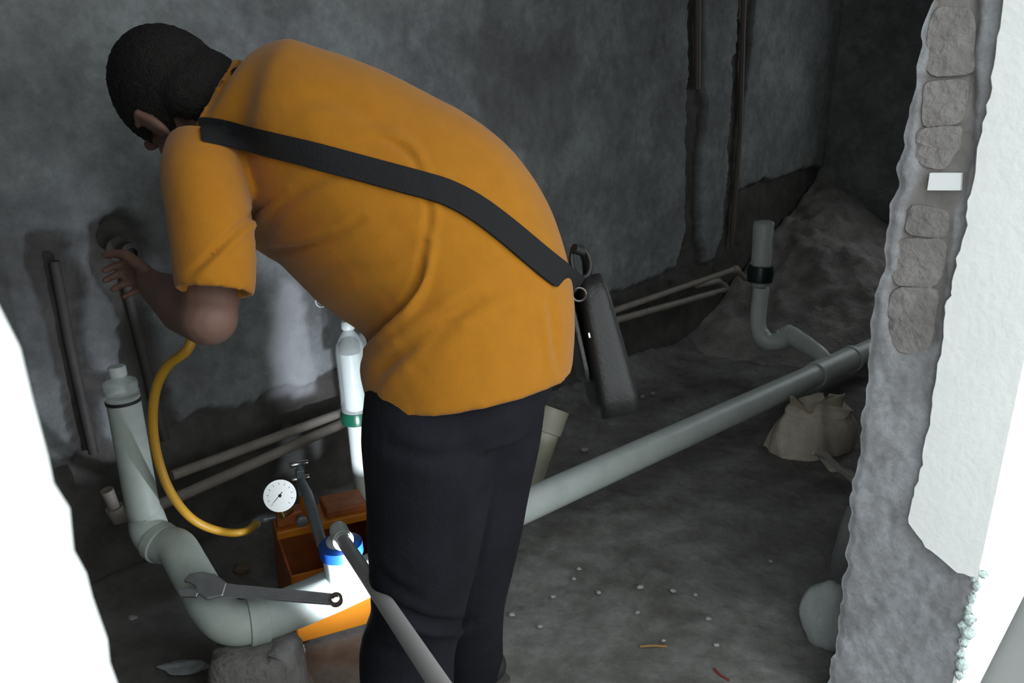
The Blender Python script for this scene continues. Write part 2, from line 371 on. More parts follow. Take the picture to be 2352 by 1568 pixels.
    for b in bricks:
        p = jz(b); c = np.mean(np.array(p), 0); ring = []
        for i in range(len(p)):
            a, d = np.array(p[i]), np.array(p[(i + 1) % len(p)])
            for k in range(5): ring.append(a + (d - a) * k / 5 + rng.normal(0, .0022, 2))
        ring = np.array(ring); ring = (ring + np.roll(ring, 1, 0) + np.roll(ring, -1, 0)) / 3
        R = []
        for sc, off in ((1.0, .02), (1.0, .0065), (.96, .0035), (.6, .003 + rng.normal(0, .0005)), (.1, .003)):
            R.append([room(UR + off + rng.normal(0, .0008), *(c + (r - c) * sc * 1.12)) for r in ring])
        MB().rings(R).build('brick', Mb, g)
    # white skim coat: a slab standing proud of the reveal with a chipped edge
    wl = [(2330, -200), (2312, 0), (2290, 130), (2282, 200), (2252, 340), (2248, 390), (2230, 460), (2222, 530), (2205, 590), (2190, 660), (2192, 675), (2178, 700), (2172, 770), (2168, 812), (2155, 850), (2145, 940), (2128, 1025), (2122, 1060), (2117, 1085),
          (2105, 1130), (2096, 1170), (2092, 1195), (2112, 1220), (2130, 1248), (2150, 1262), (2182, 1292), (2205, 1308), (2232, 1316)]
    wp = jz(wl); top = [(wp[0][0], ZT + .1)] + wp
    dens = []
    for i in range(len(top) - 1):
        a, b = np.array(top[i]), np.array(top[i + 1]); k = max(2, int(np.linalg.norm(b - a) / .012))
        for j in range(k): dens.append(a + (b - a) * j / k + rng.normal(0, .0012, 2))
    dens.append(np.array(top[-1])); zb = top[-1][1]
    edge = [(NO - .006, zb + .005), (NO - .006, ZT + .1)]
    out = [tuple(d) for d in dens] + edge
    fr = [room(UR - .014, a, b) for a, b in out]; md = [room(UR - .010, a + .002, b - .001) for a, b in out]; bk = [room(UR + .016, a + .004, b - .002) for a, b in out]
    MB().rings([bk, md, fr]).build('skim_plaster', M_white, g, smooth=False)
    # crumbs of mortar along the broken lower corner
    Mc = mat('mint_white_mortar', (.60, .70, .67), .95, var=.3, scale=60, bump=.8, bscale=120)
    for x, y, r in [(2236, 1325, .007), (2243, 1345, .008), (2232, 1372, .009), (2222, 1398, .008), (2226, 1420, .012), (2222, 1448, .014), (2214, 1470, .011), (2205, 1500, .009), (2208, 1525, .010), (2202, 1548, .009), (2212, 1436, .010), (2258, 1318, .008)]:
        c = on_u(x, y, UR); e = MB().ell(c, U * r, N * r * rng.uniform(.7, 1.2), Vector((0, 0, r * rng.uniform(.8, 1.5))), 9, 7)
        e.v = [v + Vector(rng.normal(0, r * .14, 3)) for v in e.v]; e.build('mortar_crumb', Mc, g, sharp=False)
    # left-hand side of the doorway, very close to the lens
    lp = [(0, 690), (40, 800), (75, 915), (110, 1050), (120, 1110), (150, 1170), (178, 1260), (215, 1370), (240, 1470), (266, 1568)]
    el = [on_n(x, y, NO) for x, y in lp]; e2 = [(p.dot(U), p.z) for p in el]
    k0 = (e2[1][0] - e2[0][0]) / (e2[1][1] - e2[0][1]); e2 = [(e2[0][0] + k0 * (1.9 - e2[0][1]) * .6, 1.9), ] + e2
    e2 = [(e2[0][0], ZT + .1)] + e2 + [(e2[-1][0] + .005, -.02)]
    dn = []
    for i in range(len(e2) - 1):
        a, b = np.array(e2[i]), np.array(e2[i + 1]); k = max(1, int(np.linalg.norm(b - a) / .008))
        for j in range(k): dn.append(a + (b - a) * j / k + np.array([rng.normal(0, .0006), 0]))
    dn.append(np.array(e2[-1])); poly = [tuple(p) for p in dn] + [(S0 - .5, -.02), (S0 - .5, ZT + .1)]
    A = [room(a, NO, b) for a, b in poly]; B = [room(a - (.004 if i < len(dn) else 0), NO + .02, b) for i, (a, b) in enumerate(poly)]; C = [room(a - (.010 if i < len(dn) else 0), NI - .002, b) for i, (a, b) in enumerate(poly)]
    MB().rings([A, B, C]).build('plastered_side', M_white, g, smooth=False)
    return g
jamb = build_jamb()
fo = MB().box(room(1.8, NI - 2.64, -.06), U * 5, N * 2.6, (0, 0, .04)).build('floor_outer', mat('outer_floor_screed', (.17, .17, .165), .8, var=.1, scale=3), smooth=False); struct(fo, 'pale screed floor outside the doorway')

tg = MB(); c = [on_u(x, y, UR - .002) for x, y in ((2136, 397), (2208, 397), (2206, 437), (2130, 437))]
tg.rings([[p + U * .010 for p in c], c, [p - U * .001 for p in c]]); tag(tg.build('paper_tag', mat('white_tag', (.92, .93, .93), .6), smooth=False), 'small blank white rectangular tag on the raw brick door jamb', 'tag')

# chalk scrawl on the lit patch of wall
a = [on_n(738 + 13 * math.cos(t), 692 + 13 * math.sin(t), DB - .002) for t in np.linspace(.6, 5.6, 18)]
MB().tube(a, .0022, 6).build('chalk_mark', mat('chalk', (.7, .7, .7), .9), wall_back)

# ------------------------------------------------------------------ heap of rubble in the far corner
def build_heap():
    ds = .02; s = np.arange(3.05, S1 + .04, ds); n = np.arange(.5, DB + .04, ds); S, Nn = np.meshgrid(s, n, indexing='ij')
    d = np.hypot((S1 - S) / 1.35, (DB - Nn) / 1.2); z = .78 * np.clip(1 - d * .82, 0, 1) ** 1.1
    z += .10 * np.exp(-((S - 4.1) / .35) ** 2 - ((Nn - 1.2) / .3) ** 2) + .12 * np.exp(-((S - 4.3) / .2) ** 2 - ((Nn - 1.55) / .25) ** 2)
    z += np.clip(z, 0, .3) * (.25 * fbm(S * 5, Nn * 5, 121) + .12 * fbm(S * 16, Nn * 16, 126)); z = z - .02
    P = np.stack([U.x * S + N.x * Nn, U.y * S + N.y * Nn, z], -1)
    o = fast_grid('rubble_heap', P, mat('dark_rubble_soil', (.26, .24, .228), .95, var=.35, scale=7, bump=.8, bscale=45), flip=True)
    return tag(o, 'dark heap of rubble and soil banked into the far corner', 'rubble')
build_heap()

# ------------------------------------------------------------------ drain pipes
def straight(a, b, r, mb=None, seg=28): return (mb or MB()).tube([a, b], r, seg)
g = empty('drain_pipe', ptz(1210, 1165, 0)); tag(g, 'long grey-white plastic drain pipe crossing the floor, with an S-trap at each end', 'pipe')
J0 = pt(775, 1352, 1.76); J1 = ptz(1210, 1160, .14); J2 = ptz(1905, 846, .13); dirm = (J2 - J1).normalized(); J3 = J2 + dirm * 1.15
MB().tube([J0, J1, J2 - dirm * .12], .048).build('pipe', M_pvc, g)
tee = MB(); tee.tube([J2 - dirm * .13, J2 + dirm * .20], .056); 
br = pt(1862, 812, 3.1); tee.build('tee', M_pvc, g)
MB().tube([J2 + dirm * .2, J3], .049).build('pipe', M_pvc, g)
MB().lathe(J2 + dirm * .18, dirm, [(.05, 0), (.061, .003), (.061, .03), (.05, .033)]).build('coupling', M_pvc, g)
# right-hand S-trap and its riser
rb = ptz(1740, 735, .26); ry = rb.y
dR = (rb.y * CP - (rb.z - H) * SP)
sp = [(rb + Vector((.002, 0, .16))), rb + Vector((0, 0, .06)), pt(1742, 752, dR), pt(1760, 783, dR - .01), pt(1790, 783, dR - .03), pt(1812, 768, dR - .06), pt(1840, 785, dR - .12), pt(1880, 812, dR - .22), J2]
sp = [Vector(p) for p in cr(sp, 8)]; MB().tube(sp, [.041 if 18 < i < 52 else .037 for i in range(len(sp))]).build('trap', M_pvc, g)
for q in (36, 40): MB().lathe(sp[q], sp[q + 1] - sp[q - 1], [(.041, -.008), (.0455, -.006), (.0455, .006), (.041, .008)]).build('ring', M_pvc, g)
# left-hand trap
RB = Vector((-.83, 1.56, .42))
lt = [RB + Vector((-.004, 0, .245)), RB, pt(336, 1185, 1.77), pt(347, 1225, 1.775), pt(375, 1250, 1.76), pt(405, 1258, 1.74), pt(430, 1298, 1.71), pt(455, 1342, 1.69), pt(482, 1388, 1.66), pt(530, 1428, 1.64), pt(600, 1420, 1.66), pt(690, 1388, 1.715), J0]
ltc = [Vector(p) for p in cr(lt, 8)]; rr = np.interp(np.arange(len(ltc)), [0, 14, 20, 40, 60, 72, 96], [.034, .036, .041, .042, .043, .046, .048])
MB().tube(ltc, list(rr)).build('trap', M_pvc2, g)
MB().lathe(ltc[78], ltc[79] - ltc[77], [(.047, -.01), (.051, -.008), (.051, .03), (.047, .032)]).build('coupling', M_pvc2, g)
for q in (30,): MB().lathe(ltc[q], ltc[q + 1] - ltc[q - 1], [(.041, -.012), (.046, -.01), (.046, .01), (.041, .012)]).build('ring', M_pvc2, g)
# socket with blue ring and cap rising out of the near tee
TJ = pt(795, 1338, 1.76); up = Vector((-.06, .0, 1)).normalized()
MB().lathe(TJ, up, [(.050, -.02), (.050, .02), (.046, .028), (.043, .04), (.043, .095)]).build('socket', M_pvc, g)
MB().lathe(TJ + up * .075, up, [(.044, 0), (.048, .002), (.048, .026), (.042, .03)]).build('seal_ring', M_blue, g)
MB().lathe(TJ + up * .10, up, [(.030, 0), (.030, .012), (.02, .018), (.012, .019)]).build('cap', M_pvc, g)

def bottle(base, top, rp, rb, label, cap_on, collar=True):
    """clear bottle upturned over a cut riser"""
    ax = (top - base).normalized(); L = (top - base).length
    b = empty('plastic_bottle', base); tag(b, label, 'bottle')
    Mg = mat('clear_plastic', (.86, .92, .90), .08, trans=0.0, alpha=.30, spec=.6)
    prof = [(rb * 1.0, 0), (rb, .02), (rb * .97, L * .3), (rb, L * .34), (rb * .97, L * .38), (rb, L * .7)]
    if cap_on: prof += [(rb * .92, L * .78), (rb * .6, L * .88), (.0145, L * .93), (.0145, L)]
    else: prof += [(rb, L * .97), (rb * .9, L)]
    MB().lathe(base, ax, prof).build('bottle_body', Mg, b, sharp=False)
    if cap_on: MB().lathe(base + ax * L * .955, ax, [(.0165, 0), (.018, .002), (.018, .020), (.016, .023)], 24).build('bottle_cap', M_pvc, b)
    if not collar: MB().lathe(base - ax * .004, ax, [(rp, 0), (rb * 1.03, .001), (rb * 1.03, .007), (rb, .008)]).build('rubber_band', M_black, b)
    else: MB().lathe(base - ax * .02, ax, [(rp, 0), (rb * 1.06, .002), (rb * 1.1, .02), (rb * 1.03, .036), (rb, .037)]).build('collar', M_green, b)
    return b
# centre riser
c0 = on_n(838, 1140, 1.66); c1 = on_n(820, 960, 1.66); c2 = on_n(803, 800, 1.66); c3 = on_n(799, 745, 1.66)
q = MB().tube([c0 + (c0 - c1) * .5, c1, c2 + (c2 - c1) * -.05], .028).build('riser_pipe', M_pvc); tag(q, 'upright white plastic riser pipe behind the worker with a green collar', 'pipe')
bottle(c1 + (c2 - c1) * .05, c3, .028, .040, 'clear bottle with white cap and green collar, upturned over the torch-lit centre riser', True)
# left riser bottle
bl = bottle(RB + Vector((-.004, 0, .24)), RB + Vector((-.006, 0, .298)), .033, .035, 'clear bottle neck with pale cap upturned over the leftmost riser', True, collar=False)
# right riser bottle
rt = rb + Vector((.005, 0, .24)); r2 = ptz(1755, 508, 0); zt = H - (rt.y) * (r2 - Vector((0, 0, H))).z * -1 / r2.y
dd = rt.y; vv = pt(1755, 508, 1) - Vector((0, 0, H)); rtop = Vector((0, 0, H)) + vv * (dd / vv.y)
v2 = pt(1746, 632, 1) - Vector((0, 0, H)); rbase = Vector((0, 0, H)) + v2 * (dd / v2.y)
MB().tube([rbase - (rtop - rbase) * .2, rbase + (rtop - rbase) * .86], .037).build('riser', mat('riser_pvc', (.46, .47, .44), .5, var=.08), g)
bt = bottle(rbase, rtop, .037, .046, 'clear bottle with dark green collar upturned over the right-hand riser', False)
MB().lathe(rbase - Vector((0, 0, .03)), (0, 0, 1), [(.04, 0), (.058, .003), (.06, .05), (.055, .075), (.048, .078)]).build('collar', mat('dark_green_plastic', (.008, .022, .02), .35), bt)
# slanting stub behind the leg
st = empty('pipe_stub', ptz(1225, 1090, 0)); tag(st, 'short slanting beige pipe stub with socket rim behind the legs', 'pipe')
a, b = ptz(1224, 1085, .06), pt(1276, 938, 2.66); Mst = mat('beige_pvc', (.30, .28, .21), .6, var=.15, scale=12); ax = (b - a).normalized(); L = (b - a).length
MB().tube([a - ax * .06, a + ax * L * .72], .043).build('stub', Mst, st)
MB().lathe(a + ax * L * .62, ax, [(.043, 0), (.049, .004), (.049, L * .38), (.043, L * .38), (.043, L * .1)]).build('socket', Mst, st)

# ------------------------------------------------------------------ water pipes
def wp(px, py, off=.03): return on_n(px, py, DB - off)
def pipe_thing(pts, r, label, m=M_ppr, elbows=()):
    o = empty('water_pipe', Vector(pts[0])); tag(o, label, 'pipe'); MB().tube(pts, r, 16).build('pipe', m, o)
    for i in elbows:
        p = Vector(pts[i]); a = (Vector(pts[max(i - 1, 0)]) - p); b = (Vector(pts[min(i + 1, len(pts) - 1)]) - p); e = []
        if a.length > 0: e.append(p + a.normalized() * min(.03, a.length))
        e.append(p)
        if b.length > 0: e.append(p + b.normalized() * min(.03, b.length))
        MB().tube(e, r * 1.35, 16).build('elbow', m, o)
    return o
pipe_thing([wp(395, 1092, .06), wp(800, 942, .06), wp(1385, 722, .06), wp(1690, 617, .06), wp(1712, 640, .06)], .0145, 'upper of the two tan water pipes running low along the wall', elbows=(3,))
pipe_thing([wp(245, 1125, .13), wp(272, 1186, .13), wp(360, 1162, .13), wp(430, 1132, .10), wp(810, 962, .08), wp(1390, 742, .08), wp(1640, 672, .08), wp(1668, 660, .08), wp(1650, 645, .08), wp(1600, 655, .04)], .0155, 'lower of the two tan water pipes, hooked at its right end', elbows=(1, 7))
Mdk = mat('dark_dusty_pipe', (.065, .057, .053), .7, var=.2, scale=20)
pipe_thing([wp(125, 600, -.012), wp(160, 790, -.012), wp(215, 1040, -.008)], .012, 'dark vertical pipe set in the leftmost wall chase', Mdk)
pipe_thing([wp(275, 570, -.012), wp(298, 690, -.012), wp(345, 880, -.012), wp(380, 1010, .0)], .012, 'dark vertical pipe in the chase behind the left riser', Mdk)
pipe_thing([wp(1604, -320, -.012), wp(1602, 205, -.012)], .014, 'brown vertical pipe in the nearer of the two right-hand chases', mat('brown_pipe', (.12, .095, .075), .6))
pipe_thing([wp(1717, -320, -.012), wp(1700, 300, -.012), wp(1680, 560, -.012)], .013, 'brown vertical pipe in the chase closest to the far corner', MATS['brown_pipe'])
# wall outlet elbow the worker is reaching for
wo = empty('wall_outlet', wp(285, 570, 0)); tag(wo, 'dark water outlet fitting with round mouth in the wall by the hand', 'fitting')
p0 = wp(272, 572, -.03); p1 = wp(272, 572, .05); MB().lathe(p0, -N, [(.016, 0), (.016, .05), (.024, .052), (.026, .055), (.026, .08), (.014, .082), (.014, .06)]).build('outlet_body', Mdk, wo)
MB().lathe(wp(272, 572, .0), -N, [(.03, 0), (.032, .002), (.032, .008), (.024, .012)]).build('flange', Mdk, wo)

# ------------------------------------------------------------------ pressure-test pump
def build_pump():
    A = Vector((-.52, 1.585, 0)); a = Vector((.905, .425, 0)); b = Vector((-.425, .905, 0)); Z = Vector((0, 0, 1)); w, l, h = .23, .27, .19
    z0 = .015; P = lambda i, j, k: A + a * i + b * j + Z * (k + z0)
    g = empty('test_pump', P(w / 2, l / 2, 0) - Z * z0); tag(g, 'orange hand-operated pressure test pump with gauge and open water tank', 'pump')
    t = .006
    MB().box(P(w / 2, 0, h / 2), a * w / 2, b * t / 2, Z * h / 2).build('tank_front', M_orange, g, smooth=False, bevel=.004)
    MB().box(P(w / 2, l, h / 2), a * w / 2, b * t / 2, Z * h / 2).build('tank_back', M_rustor, g, smooth=False, bevel=.003)
    MB().box(P(0, l / 2, h / 2), a * t / 2, b * l / 2, Z * h / 2).build('tank_side', M_rustor, g, smooth=False, bevel=.003)
    MB().box(P(w, l / 2, h / 2), a * t / 2, b * l / 2, Z * h / 2).build('tank_side', M_rustor, g, smooth=False, bevel=.003)
    MB().box(P(w / 2, l / 2, .004), a * w / 2, b * l / 2, Z * .004).build('tank_floor', M_rustor, g, smooth=False)
    for i in (.02, w - .02):
        for j in (.02, l - .02): MB().lathe(P(i, j, -z0), Z, [(.012, 0), (.012, .016)], 14).build('foot', M_black, g)
    # pump block across the far half of the tank
    MB().box(P(w * .5, l * .80, h + .012), a * w * .52, b * .05, Z * .012).build('pump_plate', M_orange, g, smooth=False, bevel=.004)
    MB().box(P(w * .78, l * .82, h + .035), a * .055, b * .045, Z * .012).build('pump_head', M_rustor, g, smooth=False, bevel=.006)
    MB().box(P(w * .2, l * .74, h + .045), a * .045, b * .02, Z * .02).build('valve_block', M_rustor, g, smooth=False, bevel=.006)
    MB().lathe(P(w * .05, l * .74, h + .05), -a, [(.008, 0), (.008, .03), (.012, .031), (.012, .05), (.007, .052)], 16).build('hose_fitting', M_steel, g)
    MB().lathe(P(w * .25, l * .65, h + .05), -b, [(.007, 0), (.007, .02), (.014, .021), (.014, .03), (.010, .032)], 16).build('valve_knob', M_steel, g)
    # piston post and lever
    pb = P(w * .36, l * .74, h + .02); pz = pt(690, 1098, 1.95)
    top = pb + (pz - pb) * .78
    MB().tube([pb, top], .013, 18).build('piston_post', M_orange, g)
    MB().box(pz - Z * .01, a * .010, b * .009, Z * .035).build('fork', M_steel, g, smooth=False, bevel=.003)
    for s in (-.0, .04): MB().lathe(pz + Z * s - a * .022, a, [(.006, 0), (.007, .002), (.007, .042), (.006, .044)], 12).build('pivot_bolt', M_chrome, g)
    lv = [pz + Z * .045 , pz, pt(706, 1135, 1.90), pt(722, 1190, 1.84), pt(740, 1250, 1.80)]
    MB().tube(lv, [.006, .009, .0125, .0135, .013], 16).build('lever', M_steel, g)
    # gauge
    gc = pt(643, 1138, 1.90); nd = (Vector((0.12, 0, H)) - gc).normalized(); nd = (nd + Vector((0.0, -.25, .1))).normalized()
    ga = MB().lathe(gc - nd * .022, nd, [(.030, 0), (.036, .003), (.036, .024), (.0385, .026), (.0385, .031), (.034, .031), (.034, .027)], 40).build('gauge', M_chrome, g)
    MB().lathe(gc + nd * .0035, nd, [(.034, 0), (.034, .0012)], 40).build('dial', mat('gauge_dial', (.62, .70, .76), .35), ga)
    ux = nd.cross(Z).normalized() * -1; uy = ux.cross(nd) * -1
    def gp(x, y, o=.006): return gc + ux * x + uy * y + nd * o
    Mk = mat('gauge_ink', (.03, .03, .035), .5)
    for k in range(11):
        t_ = math.radians(225 - 27 * k); r0, r1 = (.026, .031); MB().tube([gp(r0 * math.cos(t_), r0 * math.sin(t_), .005), gp(r1 * math.cos(t_), r1 * math.sin(t_), .005)], .0006, 5).build('tick', Mk, ga)
    MB().tube([gp(.006, .008), gp(-.018, -.016)], [.0012, .0006], 6).build('needle', Mk, ga)
    MB().lathe(gp(0, 0, .0045), nd, [(.004, 0), (.004, .003), (.002, .004)], 14).build('needle_hub', Mk, ga)
    MB().tube([gc - nd * .01 - uy * .034, gc - nd * .01 - uy * .05, P(w * .2, l * .74, h + .06)], .007, 14).build('gauge_stem', mat('brass', (.45, .30, .12), .35, metal=1), g)
    return P(w * .05 - .05, l * .74, h + .05)
hose_start = build_pump()
hp = [hose_start, pt(560, 1221, 1.86), pt(500, 1218, 1.84), pt(440, 1190, 1.80), pt(392, 1130, 1.72), pt(362, 1050, 1.66), pt(351, 970, 1.61), pt(358, 895, 1.57), pt(385, 840, 1.54), pt(432, 800, 1.52), pt(440, 740, 1.53), pt(385, 670, 1.56), pt(325, 618, 1.61), pt(296, 592, 1.67)]
hs = empty('yellow_hose', hp[0]); tag(hs, 'yellow rubber hose looping from the pump up to the worker\'s hand', 'hose')
hc = [Vector(p) for p in cr(hp, 10)]; MB().tube(hc, .0098, 16).build('hose', M_hose, hs)
MB().tube([hc[0], hc[3]], .0125, 16).build('ferrule', M_steel, hs)
MB().tube([hc[-6], hc[-1]], .014, 16).build('hose_nut', M_black, hs)

# thin pipe leaning from the capped socket out over the door sill
tp0 = TJ + up * .125; tp1 = pt(1012, 1575, 1.05); dv = (tp1 - tp0)
thin = empty('thin_pipe', tp0); tag(thin, 'thin grey plastic pipe slanting from the blue-ringed cap towards the doorway', 'pipe')
pts = [tp0 + dv * .03, tp0 + dv * .5, tp1, tp0 + dv * 1.22, tp0 + dv * 1.42 + Vector((.03, -.02, -.09)), tp0 + dv * 1.52 + Vector((.06, -.06, -.26)), tp0 + dv * 1.56 + Vector((.08, -.08, -.50)), ]
pts[-1].z = 0.016
MB().tube([Vector(p) for p in cr(pts, 8)], .0145, 20).build('pipe', M_thin, thin)
el = [tp0 - up * .018, tp0 - up * .004, tp0 + up * .012 + dv.normalized() * .004, tp0 + dv.normalized() * .026 + up * .008, tp0 + dv.normalized() * .05]
MB().tube([Vector(p) for p in cr(el, 6)], .0195, 20).build('elbow', M_pvc, thin)
MB().lathe(tp0 + dv.normalized() * .036, dv, [(.0195, 0), (.0225, .002), (.0225, .013), (.0195, .015)], 24).build('elbow_rim', M_pvc, thin)

# adjustable wrench resting across the trap
def build_wrench():
    a, b = pt(485, 1352, 1.60), pt(785, 1378, 1.60); ax = (b - a).normalized(); nrm = Vector((.1, -.55, .85)); nrm = (nrm - ax * nrm.dot(ax)).normalized(); sd = nrm.cross(ax).normalized()
    g = empty('adjustable_wrench', (a + b) / 2); tag(g, 'chrome adjustable wrench lying across the drain trap', 'wrench'); L = (b - a).length
    def plate(name, outline, th, m, parent=g, bev=.0015, off=0.0, hole=None):
        top = [a + ax * x + sd * y + nrm * (off + th / 2) for x, y in outline]; bot = [a + ax * x + sd * y + nrm * (off - th / 2) for x, y in outline]
        return MB().rings([bot, top]).build(name, m, parent, smooth=False, bevel=bev)
    Mw = mat('worn_chrome', (.42, .42, .43), .38, metal=.85, var=.15, scale=30)
    plate('handle', [(-.01, .017), (.05, .0125), (L - .02, .0115), (L - .02, -.0115), (.05, -.0125), (-.01, -.018)], .009, Mw)
    plate('handle_rib', [(.05, .012), (L - .03, .011), (L - .03, .0075), (.05, .0085)], .012, Mw)
    plate('handle_rib', [(.05, -.0085), (L - .03, -.0075), (L - .03, -.011), (.05, -.012)], .012, Mw)
    R = []
    for r, o in ((.0075, -.006), (.014, -.006), (.0145, 0), (.014, .006), (.0075, .006)): R.append([a + ax * (L - .012 + r * math.cos(t)) + sd * r * math.sin(t) + nrm * o for t in np.linspace(0, 2 * math.pi, 29)[:-1]])
    R.append(R[0]); MB().rings(R, False, False).build('hang_ring', M_chrome, g)
    hd = [(.03, .014), (.0, .030), (-.03, .033), (-.052, .026), (-.060, .010), (-.045, .008), (-.030, .0), (-.025, -.012), (.0, -.024), (.03, -.014)]
    plate('head', hd, .013, Mw, bev=.003)
    plate('lower_jaw', [(-.020, -.006), (-.050, -.004), (-.064, -.010), (-.056, -.022), (-.022, -.020)], .011, Mw, bev=.002)
    MB().lathe(a + ax * .008 - sd * .012, ax, [(.004, -.010), (.0065, -.008), (.0065, .008), (.004, .010)], 16).build('knurl', Mw, g)
build_wrench()

# ------------------------------------------------------------------ lumps, sacks and loose bits
def lump(name, c, rx, ry, rz, m, seed, label, cat, amp=.12, cut=True, group=None, nu=30, nv=20, fold=0):
    r = np.random.default_rng(seed); mb = MB().ell((0, 0, 0), (1, 0, 0), (0, 1, 0), (0, 0, 1), nu, nv); ph = r.uniform(0, 6.28, (8, 3)); k = r.normal(0, 2.2, (8, 3)); out = []
    for v in mb.v:
        d = 1 + sum(amp / (1 + i * .4) * math.sin(v.dot(Vector(k[i])) * (1 + i * .6) + ph[i][0]) for i in range(8)) / 2.2
        if fold: d += fold * abs(math.sin(3.1 * math.atan2(v.y, v.x) + 2 * v.z + ph[0][1])) * (1 - .5 * abs(v.z))
        q = Vector((v.x * rx * d, v.y * ry * d, v.z * rz * d)); 
        if cut and q.z < -rz * .55: q.z = -rz * .55
        out.append(Vector(c) + q + Vector((0, 0, rz * .55 if cut else 0)))
    o = mesh_obj(name, out, mb.f, m); tag(o, label, cat, group); return o
M_sack = mat('beige_woven_sack', (.60, .53, .44), .9, var=.22, scale=9, bump=.5, bscale=140, spec=.2)
def build_sack():
    g = empty('sack', ptz(1850, 1030, 0)); tag(g, 'small beige woven sack of sand slumped under the drain pipe', 'sack')
    c = ptz(1856, 1045, 0) + Vector((.02, .07, 0)); nu, nv = 64, 30; R = []
    for i in range(nv + 1):
        t = i / nv; R_ = []
        for j in range(nu):
            f = 2 * math.pi * j / nu; x, y = math.cos(f), math.sin(f)
            rad = .150 * (math.sin(math.pi * (0.5 + .5 * min(1, t / .75)) ) if t < .75 else 0); rad = .150 * math.sqrt(max(0, 1 - (t / .98) ** 2.2)) + .018 * (t > .75)
            wob = 1 + .10 * math.sin(2 * f + .7) + .07 * math.sin(3 * f + 4 * t + 1.1) + (.03 + .10 * t) * math.sin(7 * f + 3 * t) * .6 + .02 * math.sin(13 * f + 9 * t)
            z = .20 * t + .012 * math.sin(5 * f + 6 * t) * t
            R_.append(c + Vector((x * rad * wob * 1.05 + .05 * t, y * rad * wob * .8 + .02 * t, max(0.0, z - .004))))
        R.append(R_)
    MB().rings(R).build('sack_body', M_sack, g, sharp=False)
    # crumpled mouth of loose cloth standing up behind, with two ragged corners
    def sheet(name, P, th=.004):
        P = np.array(P); Rr = []
        for row in P: Rr.append([Vector(p) for p in row] + [Vector(p) + Vector((0, th, 0)) for p in row[::-1]])
        MB().rings(Rr).build(name, M_sack, g, sharp=False)
    t0 = pt(1818, 925, 2.84); t1 = pt(1945, 898, 2.84); b0 = c + Vector((-.06, .03, .13)); b1 = c + Vector((.11, .03, .10)); P = []
    for i in range(9):
        u = i / 8; row = []
        for j in range(19):
            v = j / 18; p = (b0.lerp(b1, v)).lerp(t0.lerp(t1, v), u); rag = .022 * math.sin(9 * v + 1) * u
            row.append(p + Vector((0, .018 * math.sin(11 * v + 2 * u) * (0.4 + u), rag - .03 * u * math.sin(math.pi * v))))
        P.append(row)
    sheet('sack_mouth', P)
    P = []
    q = [ptz(1880, 1040, .09), ptz(1905, 1062, .05), ptz(1932, 1080, .03), ptz(1965, 1102, .02), ptz(2000, 1120, .015)]; q = cr(q, 4)
    for i, p in enumerate(q):
        w = .055 - .030 * i / len(q); P.append([np.array(p) + np.array([.35 * k * w, .9 * k * w, .010 * math.sin(5 * k + i * .8)]) for k in np.linspace(-1, 1, 9)])
    sheet('sack_flap', P)
    MB().tube([Vector(p) for p in cr([ptz(1868, 1040, .14), ptz(1895, 1052, .09), ptz(1930, 1078, .05), ptz(1975, 1100, .03)], 8)], .005, 8).build('tie_cord', mat('pale_cord', (.40, .43, .41), .9), g)
build_sack()
M_chunk = mat('pale_plaster_chunk', (.34, .36, .35), .8, var=.15, scale=10, bump=.4, bscale=60)
lump('plaster_lump', ptz(1885, 1470, 0) + Vector((.03, 0, 0)), .085, .06, .10, M_chunk, 11, 'pale rounded plaster lump on the floor against the door jamb', 'lump', amp=.16)
lump('plaster_slab', ptz(1935, 1390, 0) + Vector((.04, .05, 0)), .06, .05, .20, mat('grey_plaster_slab', (.20, .205, .20), .9, var=.15, scale=10), 14, 'grey broken plaster slab standing behind the pale lump at the jamb', 'slab', amp=.10)
M_block = mat('support_concrete', (.17, .155, .145), .95, var=.25, scale=18, bump=.8, bscale=60)
def build_block():
    c = pt(585, 1500, 1.66); c.z = 0; top = pt(575, 1455, 1.66).z - .01
    R = []; r = np.random.default_rng(3)
    for z, sx in ((-.01, .115), (.03, .11), (.07, .098), (top - .03, .088), (top - .005, .080), (top, .055)):
        R.append([c + Vector(((sx + r.normal(0, .004)) * np.sign(math.cos(t)) * abs(math.cos(t)) ** .6, (sx * .8 + r.normal(0, .004)) * np.sign(math.sin(t)) * abs(math.sin(t)) ** .6, z + r.normal(0, .003))) for t in np.linspace(0, 2 * math.pi, 33)[:-1]])
    o = MB().rings(R).build('support_block', M_block, sharp=False); tag(o, 'rough mortar block propping up the bend of the left trap', 'block')
build_block()
M_lime = mat('lime_smear', (.62, .63, .66), .9, var=.3, scale=30, bump=.6, bscale=60)
lump('lime_lump', ptz(668, 1535, 0), .03, .035, .05, M_lime, 23, 'crumbling white plaster lump beside the mortar block below the trap', 'lump', amp=.25)
lump('lime_scrap', ptz(425, 1537, 0), .055, .022, .012, mat('grey_lime', (.26, .28, .28), .9, var=.3, scale=40), 27, 'thin pale plaster scrap on the floor at bottom left', 'scrap', amp=.3)
lump('wood_chip', ptz(556, 1312, .02), .024, .018, .014, mat('wood', (.17, .13, .09), .9, var=.2), 29, 'small brown wood chip beside the pump tank', 'chip', amp=.2)
Mstone = mat('pale_chip', (.27, .265, .255), .9, var=.2, scale=40)
